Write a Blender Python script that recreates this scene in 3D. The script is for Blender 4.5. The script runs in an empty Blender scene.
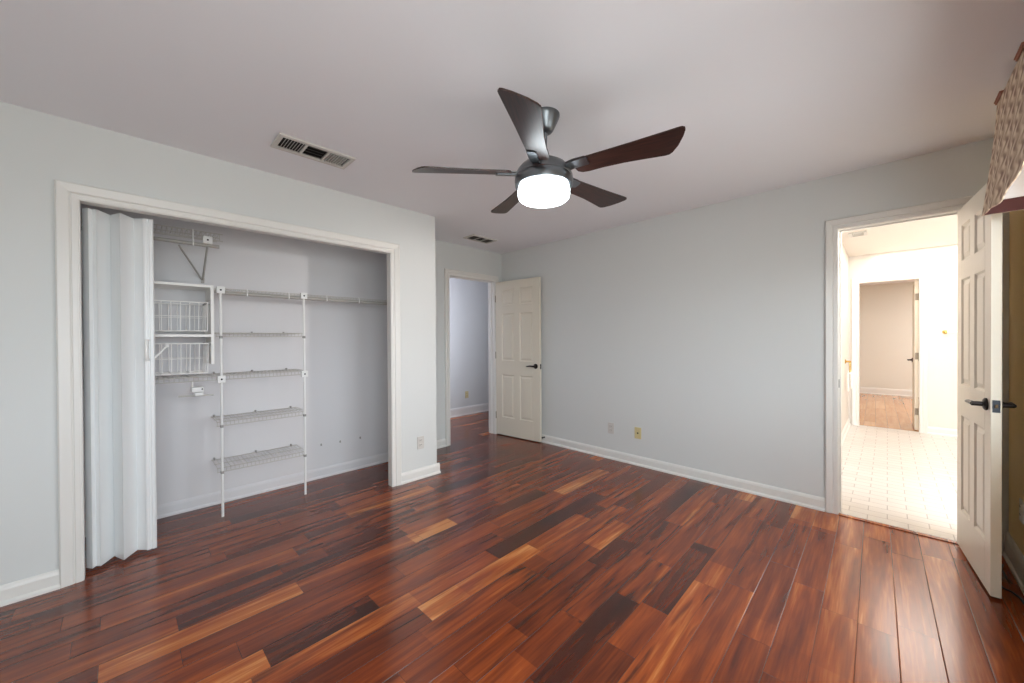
import bpy, bmesh, math, random
from mathutils import Vector, Matrix

# ------------------------------------------------------------------ camera, sky, exposure
scene = bpy.context.scene
COL = scene.collection
random.seed(4)

F_PX, YAW, PITCH, ROLL, EYE = 378.1545, math.radians(44.7876), math.radians(-0.3578), math.radians(-0.3363), 1.2733
fw = Vector((-math.sin(YAW)*math.cos(PITCH), math.cos(YAW)*math.cos(PITCH), math.sin(PITCH)))
rt = Vector((math.cos(YAW), math.sin(YAW), 0))
up = rt.cross(fw)
r2 = rt*math.cos(ROLL) + up*math.sin(ROLL)
u2 = -rt*math.sin(ROLL) + up*math.cos(ROLL)
cam_data = bpy.data.cameras.new('camera')
cam_data.sensor_width = 36.0
cam_data.lens = F_PX/1024*36.0
cam_data.clip_start = 0.02
cam = bpy.data.objects.new('camera', cam_data)
COL.objects.link(cam)
cam.matrix_world = Matrix(((r2.x, u2.x, -fw.x, 0), (r2.y, u2.y, -fw.y, 0), (r2.z, u2.z, -fw.z, EYE), (0, 0, 0, 1)))
scene.camera = cam

scene.view_settings.view_transform = 'Standard'
scene.view_settings.look = 'None'
scene.view_settings.gamma = 1.0
scene.view_settings.use_curve_mapping = False
scene.view_settings.exposure = 0.0
scene.cycles.max_bounces = 10
scene.cycles.diffuse_bounces = 6

world = bpy.data.worlds.new('sky')
scene.world = world
world.use_nodes = True
bg = world.node_tree.nodes['Background']
# bright overcast sky over darker ground
wn = world.node_tree.nodes
wg = wn.new('ShaderNodeTexCoord')
ws = wn.new('ShaderNodeSeparateXYZ')
wr = wn.new('ShaderNodeValToRGB')
wr.color_ramp.elements[0].position = 0.46
wr.color_ramp.elements[0].color = (0.47, 0.50, 0.50, 1)
wr.color_ramp.elements[1].position = 0.52
wr.color_ramp.elements[1].color = (0.82, 0.92, 1.0, 1)
wm = wn.new('ShaderNodeMath')
wm.operation = 'MULTIPLY_ADD'
wm.inputs[1].default_value = 0.5
wm.inputs[2].default_value = 0.5
world.node_tree.links.new(wg.outputs['Generated'], ws.inputs[0])
world.node_tree.links.new(ws.outputs[2], wm.inputs[0])
world.node_tree.links.new(wm.outputs[0], wr.inputs[0])
world.node_tree.links.new(wr.outputs[0], bg.inputs[0])
bg.inputs[1].default_value = 11.0


def area_light(name, loc, rot, sx, sy, power, color, portal=False):
    d = bpy.data.lights.new(name, 'AREA')
    d.shape = 'RECTANGLE'
    d.size, d.size_y = sx, sy
    d.energy = power
    d.color = color
    o = bpy.data.objects.new(name, d)
    COL.objects.link(o)
    o.location = loc
    o.rotation_euler = rot
    if portal:
        d.cycles.is_portal = True
    return o


# daylight enters by the valance window and an added second window in the right wall
area_light('window_portal', (0.66, 2.05, 1.45), (0, math.radians(90), 0), 1.4, 1.3, 1, (1, 1, 1), True)
area_light('window_portal', (0.66, 0.05, 1.45), (0, math.radians(90), 0), 1.4, 1.7, 1, (1, 1, 1), True)
# vanity read from closet shadows; bathroom, hall and far room fills are added
area_light('bath_reflection_panel', (0.40, 6.50, 2.425), (0, 0, 0), 1.0, 1.6, 30, (1.0, 0.93, 0.86))  # added panel that brightens the doorway reflection on the bedroom floor
vanity = area_light('bath_vanity_lamp', (1.40, 4.32, 1.95), (0, math.radians(90), math.radians(27)), 0.16, 0.5, 26, (1.0, 0.93, 0.89))
vanity.data.spread = math.radians(75)
area_light('bath_far_wall_fill', (1.40, 6.2, 2.05), (0, math.radians(115), math.radians(-20)), 0.2, 0.7, 4, (1.0, 0.91, 0.82))  # added unseen light on far wall and ceiling, for the floor reflection
area_light('hall_cool_fill', (-4.1, 2.6, 1.55), (0, math.radians(90), 0), 1.3, 1.6, 25, (0.82, 0.84, 1.0))  # added upright panel giving the hall its cool daylight
area_light('far_room_fill', (1.3, 9.6, 2.40), (0, 0, 0), 1.2, 1.2, 85, (1.0, 0.97, 0.95))  # added out of view to brighten the room past the bathroom

# ------------------------------------------------------------------ materials


def lin(r, g, b):
    f = lambda c: (c/255/12.92) if c/255 <= 0.04045 else ((c/255+0.055)/1.055)**2.4
    return (f(r), f(g), f(b), 1)


def new_mat(name, color, rough=0.5, metal=0.0, coat=0.0, spec=0.5):
    m = bpy.data.materials.new(name)
    m.use_nodes = True
    b = m.node_tree.nodes['Principled BSDF']
    b.inputs['Base Color'].default_value = color
    b.inputs['Roughness'].default_value = rough
    b.inputs['Metallic'].default_value = metal
    b.inputs['Coat Weight'].default_value = coat
    b.inputs['Specular IOR Level'].default_value = spec
    return m


class NT:
    """small helper for wiring shader nodes"""
    def __init__(self, mat):
        self.t = mat.node_tree
        self.bsdf = self.t.nodes['Principled BSDF']

    def n(self, kind, **kw):
        nd = self.t.nodes.new(kind)
        for k, v in kw.items():
            setattr(nd, k, v)
        return nd

    def link(self, a, b):
        self.t.links.new(a, b)

    def math(self, op, a, b=None, c=None):
        nd = self.n('ShaderNodeMath', operation=op)
        for i, v in enumerate((a, b, c)):
            if v is None:
                continue
            if isinstance(v, (int, float)):
                nd.inputs[i].default_value = v
            else:
                self.link(v, nd.inputs[i])
        return nd.outputs[0]

    def mix(self, fac, a, b, blend='MIX'):
        nd = self.n('ShaderNodeMix', data_type='RGBA', blend_type=blend)
        for i, v in ((0, fac), (6, a), (7, b)):
            if isinstance(v, (int, float)):
                nd.inputs[i].default_value = v
            elif isinstance(v, tuple):
                nd.inputs[i].default_value = v
            else:
                self.link(v, nd.inputs[i])
        return nd.outputs[2]

    def ramp(self, fac, stops, interp='LINEAR'):
        nd = self.n('ShaderNodeValToRGB')
        nd.color_ramp.interpolation = interp
        el = nd.color_ramp.elements
        while len(el) < len(stops):
            el.new(0.5)
        for e, (p, c) in zip(el, stops):
            e.position = p
            e.color = c
        self.link(fac, nd.inputs[0])
        return nd.outputs[0]


def painted(name, color, rough=0.6, bump=0.05, scale=180):
    m = new_mat(name, color, rough)
    k = NT(m)
    tc = k.n('ShaderNodeTexCoord')
    nz = k.n('ShaderNodeTexNoise')
    nz.inputs['Scale'].default_value = scale
    nz.inputs['Detail'].default_value = 2
    k.link(tc.outputs['Object'], nz.inputs['Vector'])
    bp = k.n('ShaderNodeBump')
    bp.inputs['Strength'].default_value = bump
    bp.inputs['Distance'].default_value = 0.003
    k.link(nz.outputs['Fac'], bp.inputs['Height'])
    k.link(bp.outputs['Normal'], k.bsdf.inputs['Normal'])
    return m


def wood_floor(name, stops, width=0.1262, length=1.0, phase=0.0, angle=0.9, seam_col=lin(30, 12, 8), rough=0.2, streak=1.0, boards=()):
    m = new_mat(name, lin(110, 45, 25), rough, coat=0.0, spec=0.7)
    k = NT(m)
    geo = k.n('ShaderNodeNewGeometry')
    mp = k.n('ShaderNodeMapping')
    mp.inputs['Rotation'].default_value = (0, 0, math.radians(-angle))
    k.link(geo.outputs['Position'], mp.inputs['Vector'])
    sp = k.n('ShaderNodeSeparateXYZ')
    k.link(mp.outputs[0], sp.inputs[0])
    x, y = sp.outputs[0], sp.outputs[1]
    u = k.math('DIVIDE', k.math('ADD', x, phase), width)
    row = k.math('FLOOR', u)
    uf = k.math('FRACT', u)
    w1 = k.n('ShaderNodeTexWhiteNoise', noise_dimensions='1D')
    k.link(row, w1.inputs['W'])
    ln = k.math('ADD', k.math('MULTIPLY', w1.outputs['Value'], 0.55), length-0.3)
    w1b = k.n('ShaderNodeTexWhiteNoise', noise_dimensions='1D')
    k.link(k.math('ADD', row, 71.3), w1b.inputs['W'])
    v = k.math('ADD', k.math('DIVIDE', y, ln), k.math('MULTIPLY', w1b.outputs['Value'], 17.0))
    cell = k.math('FLOOR', v)
    vf = k.math('FRACT', v)
    cv = k.n('ShaderNodeCombineXYZ')
    k.link(row, cv.inputs[0])
    k.link(cell, cv.inputs[1])
    w2 = k.n('ShaderNodeTexWhiteNoise', noise_dimensions='2D')
    k.link(cv.outputs[0], w2.inputs['Vector'])
    w3 = k.n('ShaderNodeTexWhiteNoise', noise_dimensions='3D')
    cv3 = k.n('ShaderNodeCombineXYZ')
    k.link(row, cv3.inputs[0])
    k.link(cell, cv3.inputs[1])
    cv3.inputs[2].default_value = 5.5
    k.link(cv3.outputs[0], w3.inputs['Vector'])
    # grain coordinates, shifted for every plank
    g = k.n('ShaderNodeCombineXYZ')
    k.link(k.math('MULTIPLY', x, 7.0), g.inputs[0])
    k.link(k.math('MULTIPLY', y, 0.5), g.inputs[1])
    k.link(k.math('MULTIPLY', w2.outputs['Value'], 60.0), g.inputs[2])
    n1 = k.n('ShaderNodeTexNoise')
    n1.inputs['Scale'].default_value = 2.2
    n1.inputs['Detail'].default_value = 5
    n1.inputs['Distortion'].default_value = 0.9
    k.link(g.outputs[0], n1.inputs['Vector'])
    g2 = k.n('ShaderNodeCombineXYZ')
    k.link(k.math('MULTIPLY', x, 60.0), g2.inputs[0])
    k.link(k.math('MULTIPLY', y, 2.5), g2.inputs[1])
    k.link(k.math('MULTIPLY', w2.outputs['Value'], 90.0), g2.inputs[2])
    n2 = k.n('ShaderNodeTexNoise')
    n2.inputs['Scale'].default_value = 2.0
    n2.inputs['Detail'].default_value = 4
    k.link(g2.outputs[0], n2.inputs['Vector'])
    base = k.math('ADD', 0.33, k.math('MULTIPLY', w2.outputs['Value'], 0.34))
    base = k.math('ADD', base, k.math('MULTIPLY', k.math('GREATER_THAN', w2.outputs['Value'], 0.94), 0.2))
    base = k.math('SUBTRACT', base, k.math('MULTIPLY', k.math('LESS_THAN', w2.outputs['Value'], 0.07), 0.12))
    for rw, y0, y1, tn in boards:          # single boards
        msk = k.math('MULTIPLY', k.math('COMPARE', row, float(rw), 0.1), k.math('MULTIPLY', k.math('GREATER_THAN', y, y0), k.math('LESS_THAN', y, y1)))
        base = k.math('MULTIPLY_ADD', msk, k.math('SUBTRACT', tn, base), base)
    tone = k.math('ADD', base, k.math('MULTIPLY', k.math('SUBTRACT', n1.outputs['Fac'], 0.5), 1.25))
    tone = k.math('ADD', tone, k.math('MULTIPLY', k.math('SUBTRACT', n2.outputs['Fac'], 0.5), 0.4))
    col = k.ramp(tone, stops)
    # black tiger streaks on some planks only
    g3 = k.n('ShaderNodeCombineXYZ')
    k.link(k.math('MULTIPLY', x, 9.0), g3.inputs[0])
    k.link(k.math('MULTIPLY', y, 0.8), g3.inputs[1])
    k.link(k.math('MULTIPLY', w3.outputs['Value'], 50.0), g3.inputs[2])
    n3 = k.n('ShaderNodeTexNoise')
    n3.inputs['Scale'].default_value = 2.0
    n3.inputs['Detail'].default_value = 2.5
    n3.inputs['Distortion'].default_value = 1.2
    k.link(g3.outputs[0], n3.inputs['Vector'])
    st = k.n('ShaderNodeMapRange')
    k.link(n3.outputs['Fac'], st.inputs[0])
    st.inputs[1].default_value = 0.50
    st.inputs[2].default_value = 0.66
    amt = k.n('ShaderNodeMapRange')
    k.link(w3.outputs['Value'], amt.inputs[0])
    amt.inputs[1].default_value = 0.3
    amt.inputs[2].default_value = 0.9
    amount = amt.outputs[0]
    for rw, y0, y1 in ((-8, 1.42, 2.15), (-11, 0.9, 1.7), (-5, 0.9, 1.9)) if boards else ():
        msk = k.math('MULTIPLY', k.math('COMPARE', row, float(rw), 0.1), k.math('MULTIPLY', k.math('GREATER_THAN', y, y0), k.math('LESS_THAN', y, y1)))
        amount = k.math('MAXIMUM', amount, k.math('MULTIPLY', msk, 1.0))
    amount = k.math('MULTIPLY', amount, k.math('ADD', 0.2, k.math('MULTIPLY', 0.8, k.math('LESS_THAN', row, -2.5))))
    stf = k.math('MULTIPLY', k.math('MULTIPLY', st.outputs[0], amount), 0.8*streak)
    col = k.mix(stf, col, lin(44, 18, 11))
    # seams between boards
    e1 = k.math('LESS_THAN', k.math('MINIMUM', uf, k.math('SUBTRACT', 1.0, uf)), 0.010)
    e2 = k.math('LESS_THAN', k.math('MULTIPLY', k.math('MINIMUM', vf, k.math('SUBTRACT', 1.0, vf)), ln), 0.0012)
    edge = k.math('MAXIMUM', e1, e2)
    col = k.mix(k.math('MULTIPLY', edge, 0.55), col, seam_col)
    k.link(col, k.bsdf.inputs['Base Color'])
    # micro-bevelled long edges
    bev = k.n('ShaderNodeMapRange')
    k.link(k.math('MINIMUM', uf, k.math('SUBTRACT', 1.0, uf)), bev.inputs[0])
    bev.inputs[2].default_value = 0.02
    hgt = bev.outputs[0]
    bp = k.n('ShaderNodeBump')
    bp.inputs['Strength'].default_value = 0.7
    bp.inputs['Distance'].default_value = 0.0015
    k.link(hgt, bp.inputs['Height'])
    k.link(bp.outputs['Normal'], k.bsdf.inputs['Normal'])
    return m


BOARDS = [(-14, 0.40, 0.85, 0.14), (-14, -0.2, 0.40, 0.82), (-13, 0.20, 1.0, 0.68), (-24, 1.17, 1.49, 0.78), (-17, 1.28, 1.61, 0.90), (-12, 1.20, 2.30, 0.80),
          (-8, 1.42, 2.15, 0.56), (-8, 0.6, 1.11, 0.72), (-8, 1.11, 1.42, 0.52), (-5, 0.9, 2.33, 0.70), (-7, 1.0, 1.72, 0.20), (-6, 1.74, 2.48, 0.24),
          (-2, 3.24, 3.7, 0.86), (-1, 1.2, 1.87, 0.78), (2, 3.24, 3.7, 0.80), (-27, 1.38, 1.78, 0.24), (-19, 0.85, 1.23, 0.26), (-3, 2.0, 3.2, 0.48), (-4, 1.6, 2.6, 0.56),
          (-11, 0.9, 1.7, 0.50), (-2, 1.9, 3.24, 0.60), (-1, 1.87, 3.6, 0.74), (0, 1.6, 3.6, 0.66), (1, 1.9, 3.6, 0.70), (2, 1.9, 3.24, 0.76), (-9, 1.2, 2.2, 0.30), (-10, 1.3, 2.0, 0.36)]  # boards before the bathroom doorway are lightened to stand for its reflection
M = {}
M['wall'] = painted('wall_paint', lin(215, 217, 215), 0.62)
M['closet_wall'] = painted('closet_wall_paint', lin(222, 221, 223), 0.62)
M['ceiling'] = painted('ceiling_paint', lin(238, 238, 242), 0.8)
M['gold_wall'] = painted('warm_lit_wall', lin(252, 226, 172), 0.6)  # warm light on the right wall is put into its colour
M['trim'] = painted('trim_paint', lin(227, 225, 220), 0.35, 0.02)
M['door'] = painted('door_paint', lin(224, 216, 199), 0.38, 0.03)
M['bath_wall'] = painted('bath_wall_paint', lin(224, 217, 209), 0.5)
M['far_wall'] = painted('far_room_paint', lin(222, 219, 210), 0.6)
M['floor'] = wood_floor('tigerwood_floor', [(0.0, lin(50, 18, 8)), (0.25, lin(88, 34, 11)), (0.5, lin(120, 50, 15)),
                                            (0.72, lin(148, 68, 23)), (0.9, lin(180, 100, 44)), (1.0, lin(204, 132, 72))], phase=0.0583, boards=BOARDS)
M['far_floor'] = wood_floor('far_room_floor', [(0.0, lin(168, 124, 88)), (0.5, lin(186, 142, 104)), (1.0, lin(204, 162, 122))], streak=0.3, seam_col=lin(110, 60, 34))
M['vinyl'] = new_mat('white_vinyl', lin(234, 236, 236), 0.32)
M['wire'] = new_mat('shaded_white_wire', lin(200, 198, 192), 0.35)  # white coating greyed: shade under the wires is put into the colour
M['basket'] = new_mat('white_basket_wire', lin(250, 249, 246), 0.35)
M['rod_steel'] = new_mat('grey_rod_tube', lin(172, 169, 163), 0.4)
M['wire_grey'] = new_mat('grey_shelf_clip', lin(158, 156, 152), 0.4)
M['plastic'] = new_mat('white_plastic', lin(240, 240, 238), 0.35)
M['laminate'] = new_mat('white_laminate', lin(250, 249, 245), 0.4)
M['screw'] = new_mat('dark_screw', lin(40, 38, 36), 0.4, 0.8)
M['bronze'] = new_mat('oil_rubbed_bronze', lin(34, 26, 24), 0.35, 0.6)
M['latch'] = new_mat('dark_latch_steel', lin(34, 40, 50), 0.4, 0.3)
M['steel'] = new_mat('hinge_steel', lin(140, 128, 112), 0.4, 0.8)
M['pewter'] = new_mat('brushed_pewter', lin(124, 128, 132), 0.3, 1.0)
M['rubber'] = new_mat('black_rubber', lin(18, 18, 18), 0.5)
M['brass'] = new_mat('polished_brass', lin(205, 170, 96), 0.25, 1.0)
M['towel'] = painted('white_terry', lin(245, 243, 238), 0.9, 0.4, 300)
M['ivory'] = new_mat('ivory_plastic', lin(214, 200, 150), 0.4)
M['pale_plate'] = new_mat('pale_grey_plastic', lin(206, 202, 196), 0.4)
M['vent'] = new_mat('vent_enamel', lin(206, 202, 196), 0.45)
M['vent_shaded'] = new_mat('vent_enamel_shaded', lin(96, 92, 84), 0.5)  # same enamel with the shade between louvers put into its colour
M['dark'] = new_mat('recess_shade', lin(24, 23, 21), 0.8)  # shade inside ducts and outlet slots as a flat dark colour
M['tab'] = new_mat('terracotta_braid', lin(158, 108, 88), 0.8)
M['white_cloth'] = painted('white_lining_cloth', lin(206, 204, 206), 0.85, 0.1)
M['red_cloth'] = painted('dark_red_lining_cloth', lin(72, 34, 32), 0.85, 0.1)

m = new_mat('dark_walnut_blade', lin(40, 21, 18), 0.37, coat=0.0)
k = NT(m)
tc = k.n('ShaderNodeTexCoord')
mp = k.n('ShaderNodeMapping')
mp.inputs['Scale'].default_value = (3, 40, 3)
k.link(tc.outputs['Object'], mp.inputs[0])
nz = k.n('ShaderNodeTexNoise')
nz.inputs['Scale'].default_value = 2.5
nz.inputs['Detail'].default_value = 5
k.link(mp.outputs[0], nz.inputs[0])
k.link(k.ramp(nz.outputs['Fac'], [(0.3, lin(30, 16, 14)), (0.7, lin(66, 36, 28))]), k.bsdf.inputs['Base Color'])
M['blade'] = m

m = new_mat('lit_glass_globe', lin(250, 250, 250), 0.3)
b = m.node_tree.nodes['Principled BSDF']
b.inputs['Emission Color'].default_value = (0.88, 0.96, 1.0, 1)
b.inputs['Emission Strength'].default_value = 22.0
M['globe'] = m

m = new_mat('white_brick_tile', lin(238, 230, 222), 0.3)
k = NT(m)
geo = k.n('ShaderNodeNewGeometry')
br = k.n('ShaderNodeTexBrick')
br.inputs['Color1'].default_value = lin(218, 212, 206)
br.inputs['Color2'].default_value = lin(210, 204, 198)
br.inputs['Mortar'].default_value = lin(172, 163, 157)
br.inputs['Scale'].default_value = 1.0
br.inputs['Mortar Size'].default_value = 0.003
br.inputs['Brick Width'].default_value = 0.2
br.inputs['Row Height'].default_value = 0.1
k.link(geo.outputs['Position'], br.inputs['Vector'])
k.link(br.outputs['Color'], k.bsdf.inputs['Base Color'])
M['tile'] = m

m = new_mat('woven_valance_cloth', lin(160, 130, 104), 0.9)
k = NT(m)
geo = k.n('ShaderNodeNewGeometry')
sp = k.n('ShaderNodeSeparateXYZ')
k.link(geo.outputs['Position'], sp.inputs[0])
cy = k.math('ADD', k.math('MULTIPLY', sp.outputs[1], 1.0), k.math('MULTIPLY', k.math('SINE', k.math('MULTIPLY', sp.outputs[2], 95.0)), 0.020))
stripe = k.math('SINE', k.math('MULTIPLY', cy, 74.0))
twist = k.math('SINE', k.math('ADD', k.math('MULTIPLY', sp.outputs[2], 95.0), k.math('MULTIPLY', k.math('FLOOR', k.math('DIVIDE', cy, 0.0849)), 3.1416)))
f = k.math('ADD', 0.5, k.math('ADD', k.math('MULTIPLY', stripe, 0.26), k.math('MULTIPLY', twist, 0.18)))
nz = k.n('ShaderNodeTexNoise')
nz.inputs['Scale'].default_value = 60
k.link(geo.outputs['Position'], nz.inputs['Vector'])
f = k.math('ADD', f, k.math('MULTIPLY', k.math('SUBTRACT', nz.outputs['Fac'], 0.5), 0.3))
k.link(k.ramp(f, [(0.05, lin(140, 110, 94)), (0.5, lin(196, 170, 144)), (0.95, lin(228, 210, 186))]), k.bsdf.inputs['Base Color'])
M['valance'] = m

m = bpy.data.materials.new('window_glass')
m.use_nodes = True
t = m.node_tree
t.nodes.remove(t.nodes['Principled BSDF'])
tr = t.nodes.new('ShaderNodeBsdfTransparent')
gl = t.nodes.new('ShaderNodeBsdfGlossy')
gl.inputs['Roughness'].default_value = 0.02
ms = t.nodes.new('ShaderNodeMixShader')
ms.inputs[0].default_value = 0.06
t.links.new(tr.outputs[0], ms.inputs[1])
t.links.new(gl.outputs[0], ms.inputs[2])
t.links.new(ms.outputs[0], t.nodes['Material Output'].inputs[0])
M['glass'] = m

# ------------------------------------------------------------------ mesh helpers


def origin(o):
    v = Vector((0, 0, 0))
    while o is not None:
        v += o.location
        o = o.parent
    return v


class MB:
    """collects shapes and links them as ONE mesh object"""
    def __init__(self):
        self.bm = bmesh.new()

    def merge(self, other):
        me = bpy.data.meshes.new('tmp')
        other.to_mesh(me)
        self.bm.from_mesh(me)
        bpy.data.meshes.remove(me)
        other.free()

    def box(self, x0, x1, y0, y1, z0, z1, bevel=0.0, seg=2):
        b = bmesh.new()
        bmesh.ops.create_cube(b, size=1)
        for v in b.verts:
            v.co = Vector(((x0+x1)/2+v.co.x*(x1-x0), (y0+y1)/2+v.co.y*(y1-y0), (z0+z1)/2+v.co.z*(z1-z0)))
        if bevel:
            bmesh.ops.bevel(b, geom=list(b.edges), offset=bevel, segments=seg, affect='EDGES', profile=0.5)
        self.merge(b)
        return self

    def tube(self, pts, r, seg=8, cap=True):
        pts = [Vector(q) for q in pts]
        b = self.bm
        rings = []
        n = len(pts)
        prev = None
        for i, q in enumerate(pts):
            if i == 0:
                d = pts[1]-pts[0]
            elif i == n-1:
                d = pts[-1]-pts[-2]
            else:
                d = (pts[i+1]-pts[i]).normalized() + (pts[i]-pts[i-1]).normalized()
            d.normalize()
            if prev is None:
                ref = Vector((0, 0, 1)) if abs(d.z) < 0.9 else Vector((1, 0, 0))
                a = d.cross(ref).normalized()
            else:
                a = (prev - d*prev.dot(d)).normalized()
            prev = a
            c = d.cross(a)
            rr = r[i] if isinstance(r, (list, tuple)) else r
            rings.append([b.verts.new(q + (a*math.cos(2*math.pi*j/seg) + c*math.sin(2*math.pi*j/seg))*rr) for j in range(seg)])
        for i in range(n-1):
            for j in range(seg):
                b.faces.new((rings[i][j], rings[i][(j+1) % seg], rings[i+1][(j+1) % seg], rings[i+1][j]))
        if cap:
            b.faces.new(rings[0][::-1])
            b.faces.new(rings[-1])
        return self

    def lathe(self, prof, center=(0, 0, 0), axis='z', seg=48):
        """prof: list of (radius, height)"""
        b = self.bm
        c = Vector(center)
        rings = []
        for (r, h) in prof:
            ring = []
            if r < 1e-6:
                ring = [b.verts.new(c + self._ax(axis, 0, 0, h))]
            else:
                for j in range(seg):
                    t = 2*math.pi*j/seg
                    ring.append(b.verts.new(c + self._ax(axis, r*math.cos(t), r*math.sin(t), h)))
            rings.append(ring)
        for A, B in zip(rings, rings[1:]):
            for j in range(seg):
                if len(A) == 1 and len(B) == 1:
                    continue
                if len(A) == 1:
                    b.faces.new((A[0], B[j], B[(j+1) % seg]))
                elif len(B) == 1:
                    b.faces.new((A[j], B[0], A[(j+1) % seg]))
                else:
                    b.faces.new((A[j], B[j], B[(j+1) % seg], A[(j+1) % seg]))
        return self

    @staticmethod
    def _ax(axis, a, b, h):
        return Vector((a, b, h)) if axis == 'z' else (Vector((h, a, b)) if axis == 'x' else Vector((a, h, b)))

    def prism(self, poly, z0, z1):
        """vertical extrusion of a plan outline"""
        b = self.bm
        lo = [b.verts.new((x, y, z0)) for x, y in poly]
        hi = [b.verts.new((x, y, z1)) for x, y in poly]
        n = len(poly)
        b.faces.new(lo[::-1])
        b.faces.new(hi)
        for i in range(n):
            b.faces.new((lo[i], lo[(i+1) % n], hi[(i+1) % n], hi[i]))
        return self

    def sweep(self, prof, a, b_, outward):
        """profile (out, up) swept straight from a to b_ ; out along 'outward', up along z"""
        a, b_, o = Vector(a), Vector(b_), Vector(outward)
        v0 = [self.bm.verts.new(a + o*p + Vector((0, 0, q))) for p, q in prof]
        v1 = [self.bm.verts.new(b_ + o*p + Vector((0, 0, q))) for p, q in prof]
        n = len(prof)
        self.bm.faces.new(v0)
        self.bm.faces.new(v1[::-1])
        for i in range(n):
            self.bm.faces.new((v0[i], v0[(i+1) % n], v1[(i+1) % n], v1[i]))
        return self

    def loop_sweep(self, rings):
        """joins equal closed rings of points, capped at both ends"""
        rs = [[self.bm.verts.new(q) for q in ring] for ring in rings]
        n = len(rs[0])
        for A, B in zip(rs, rs[1:]):
            for i in range(n):
                self.bm.faces.new((A[i], A[(i+1) % n], B[(i+1) % n], B[i]))
        self.bm.faces.new(rs[0][::-1])
        self.bm.faces.new(rs[-1])
        return self

    def build(self, name, mat, parent=None, local=False, smooth=False, at=None):
        bmesh.ops.recalc_face_normals(self.bm, faces=list(self.bm.faces))
        me = bpy.data.meshes.new(name)
        off = Vector((0, 0, 0))
        if not local:
            if parent is not None:
                off = origin(parent)
            elif at is not None:
                off = Vector(at)
        for v in self.bm.verts:
            v.co -= off
        self.bm.to_mesh(me)
        self.bm.free()
        if smooth:
            for pl in me.polygons:
                pl.use_smooth = True
            try:
                me.set_sharp_from_angle(angle=math.radians(38))
            except Exception:
                pass
        me.materials.append(mat)
        o = bpy.data.objects.new(name, me)
        COL.objects.link(o)
        if parent is not None:
            o.parent = parent
        elif at is not None and not local:
            o.location = off
        return o


def tag(o, label, cat, group=None, kind=None):
    o['label'] = label
    o['category'] = cat
    if group:
        o['group'] = group
    if kind:
        o['kind'] = kind
    return o


def thing(name, label, cat, loc, rotz=0.0, group=None, kind=None):
    o = bpy.data.objects.new(name, None)
    COL.objects.link(o)
    o.empty_display_size = 0.1
    o.location = loc
    o.rotation_euler = (0, 0, rotz)
    return tag(o, label, cat, group, kind)


def copy_tree(o, parent=None):
    c = o.copy()
    COL.objects.link(c)
    c.parent = parent
    for ch in list(o.children):
        copy_tree(ch, c)
    return c


def struct(name, mb, mat, label, cat, **kw):
    return tag(mb.build(name, mat, **kw), label, cat, None, 'structure')


# ------------------------------------------------------------------ room shell (x to the right, y along the closet wall)
H = 2.44
XC, YB, XF, XR, YE = -3.05, 3.579, -3.746, 0.5, 2.045
XCI = XC-0.056            # inner face of the closet's front wall
XK = -3.72                # back of the closet
OY0, OY1, OZ = -0.186, 1.581, 2.022      # closet opening
HY0, HY1, HZ = 2.705, 3.432, 2.045       # hall door opening
BX0, BX1, BZ = -0.248, 0.345, 2.045      # bathroom door opening
YR = -1.1                 # wall behind the camera
YBB = YB+0.114

struct('floor', MB().box(-5.2, XR+0.12, YR-0.1, YB-0.006, -0.06, 0).box(-5.2, -3.5, YB-0.006, 5.7, -0.06, 0), M['floor'],
       'glossy reddish brown tigerwood plank floor of the bedroom and hall', 'floor')
struct('ceiling', MB().box(-5.2, XR+0.12, YR-0.1, YBB, H, H+0.08).box(-5.2, XF, YBB, 5.7, H, H+0.08), M['ceiling'],
       'flat white bedroom ceiling above the fan', 'ceiling')
struct('wall_left', MB().box(XCI, XC, YR, OY0-0.012, 0, H).box(XCI, XC, OY1+0.012, YE, 0, H).box(XCI, XC, OY0-0.012, OY1+0.012, OZ+0.012, H),
       M['wall'], 'pale grey wall with the wide closet opening', 'wall')
struct('wall_alcove_side', MB().box(XF-0.11, XCI, 1.94, YE, 0, H), M['wall'], 'narrow wall between closet and hall door alcove', 'wall')
struct('wall_alcove_end', MB().box(XF-0.11, XF, YE, HY0-0.012, 0, H).box(XF-0.11, XF, HY1+0.012, YB, 0, H).box(XF-0.11, XF, HY0-0.012, HY1+0.012, HZ+0.012, H),
       M['wall'], 'pale wall around the open hall doorway', 'wall')
struct('wall_back', MB().box(XF-0.11, BX0-0.012, YB, YBB, 0, H).box(BX1+0.012, XR+0.12, YB, YBB, 0, H).box(BX0-0.012, BX1+0.012, YB, YBB, BZ+0.012, H),
       M['wall'], 'long pale grey wall holding the bathroom doorway', 'wall')
WY0, WY1, WZ0, WZ1 = 1.40, 2.70, 0.75, 2.15
VY0_, VY1_ = -0.80, 0.90
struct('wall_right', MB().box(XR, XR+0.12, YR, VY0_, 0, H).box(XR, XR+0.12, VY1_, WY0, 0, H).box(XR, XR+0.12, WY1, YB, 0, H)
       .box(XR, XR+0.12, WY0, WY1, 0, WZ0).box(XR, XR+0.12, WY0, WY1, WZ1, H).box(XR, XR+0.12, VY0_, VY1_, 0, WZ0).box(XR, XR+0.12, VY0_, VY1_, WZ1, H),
       M['gold_wall'], 'wall coloured golden as if warmly lit, behind the open bathroom door', 'wall')
struct('wall_rear', MB().box(XF-0.11, XR+0.12, YR-0.1, YR, 0, H), M['wall'], 'plain pale wall behind the camera', 'wall')
struct('wall_closet_back', MB().box(XK-0.10, XK, -0.86, 1.94, 0, H), M['closet_wall'], 'white back wall inside the closet', 'wall')
struct('wall_closet_end', MB().box(XK, XCI, -0.86, -0.75, 0, H), M['closet_wall'], 'end wall of the closet behind the folding door', 'wall')
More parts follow.
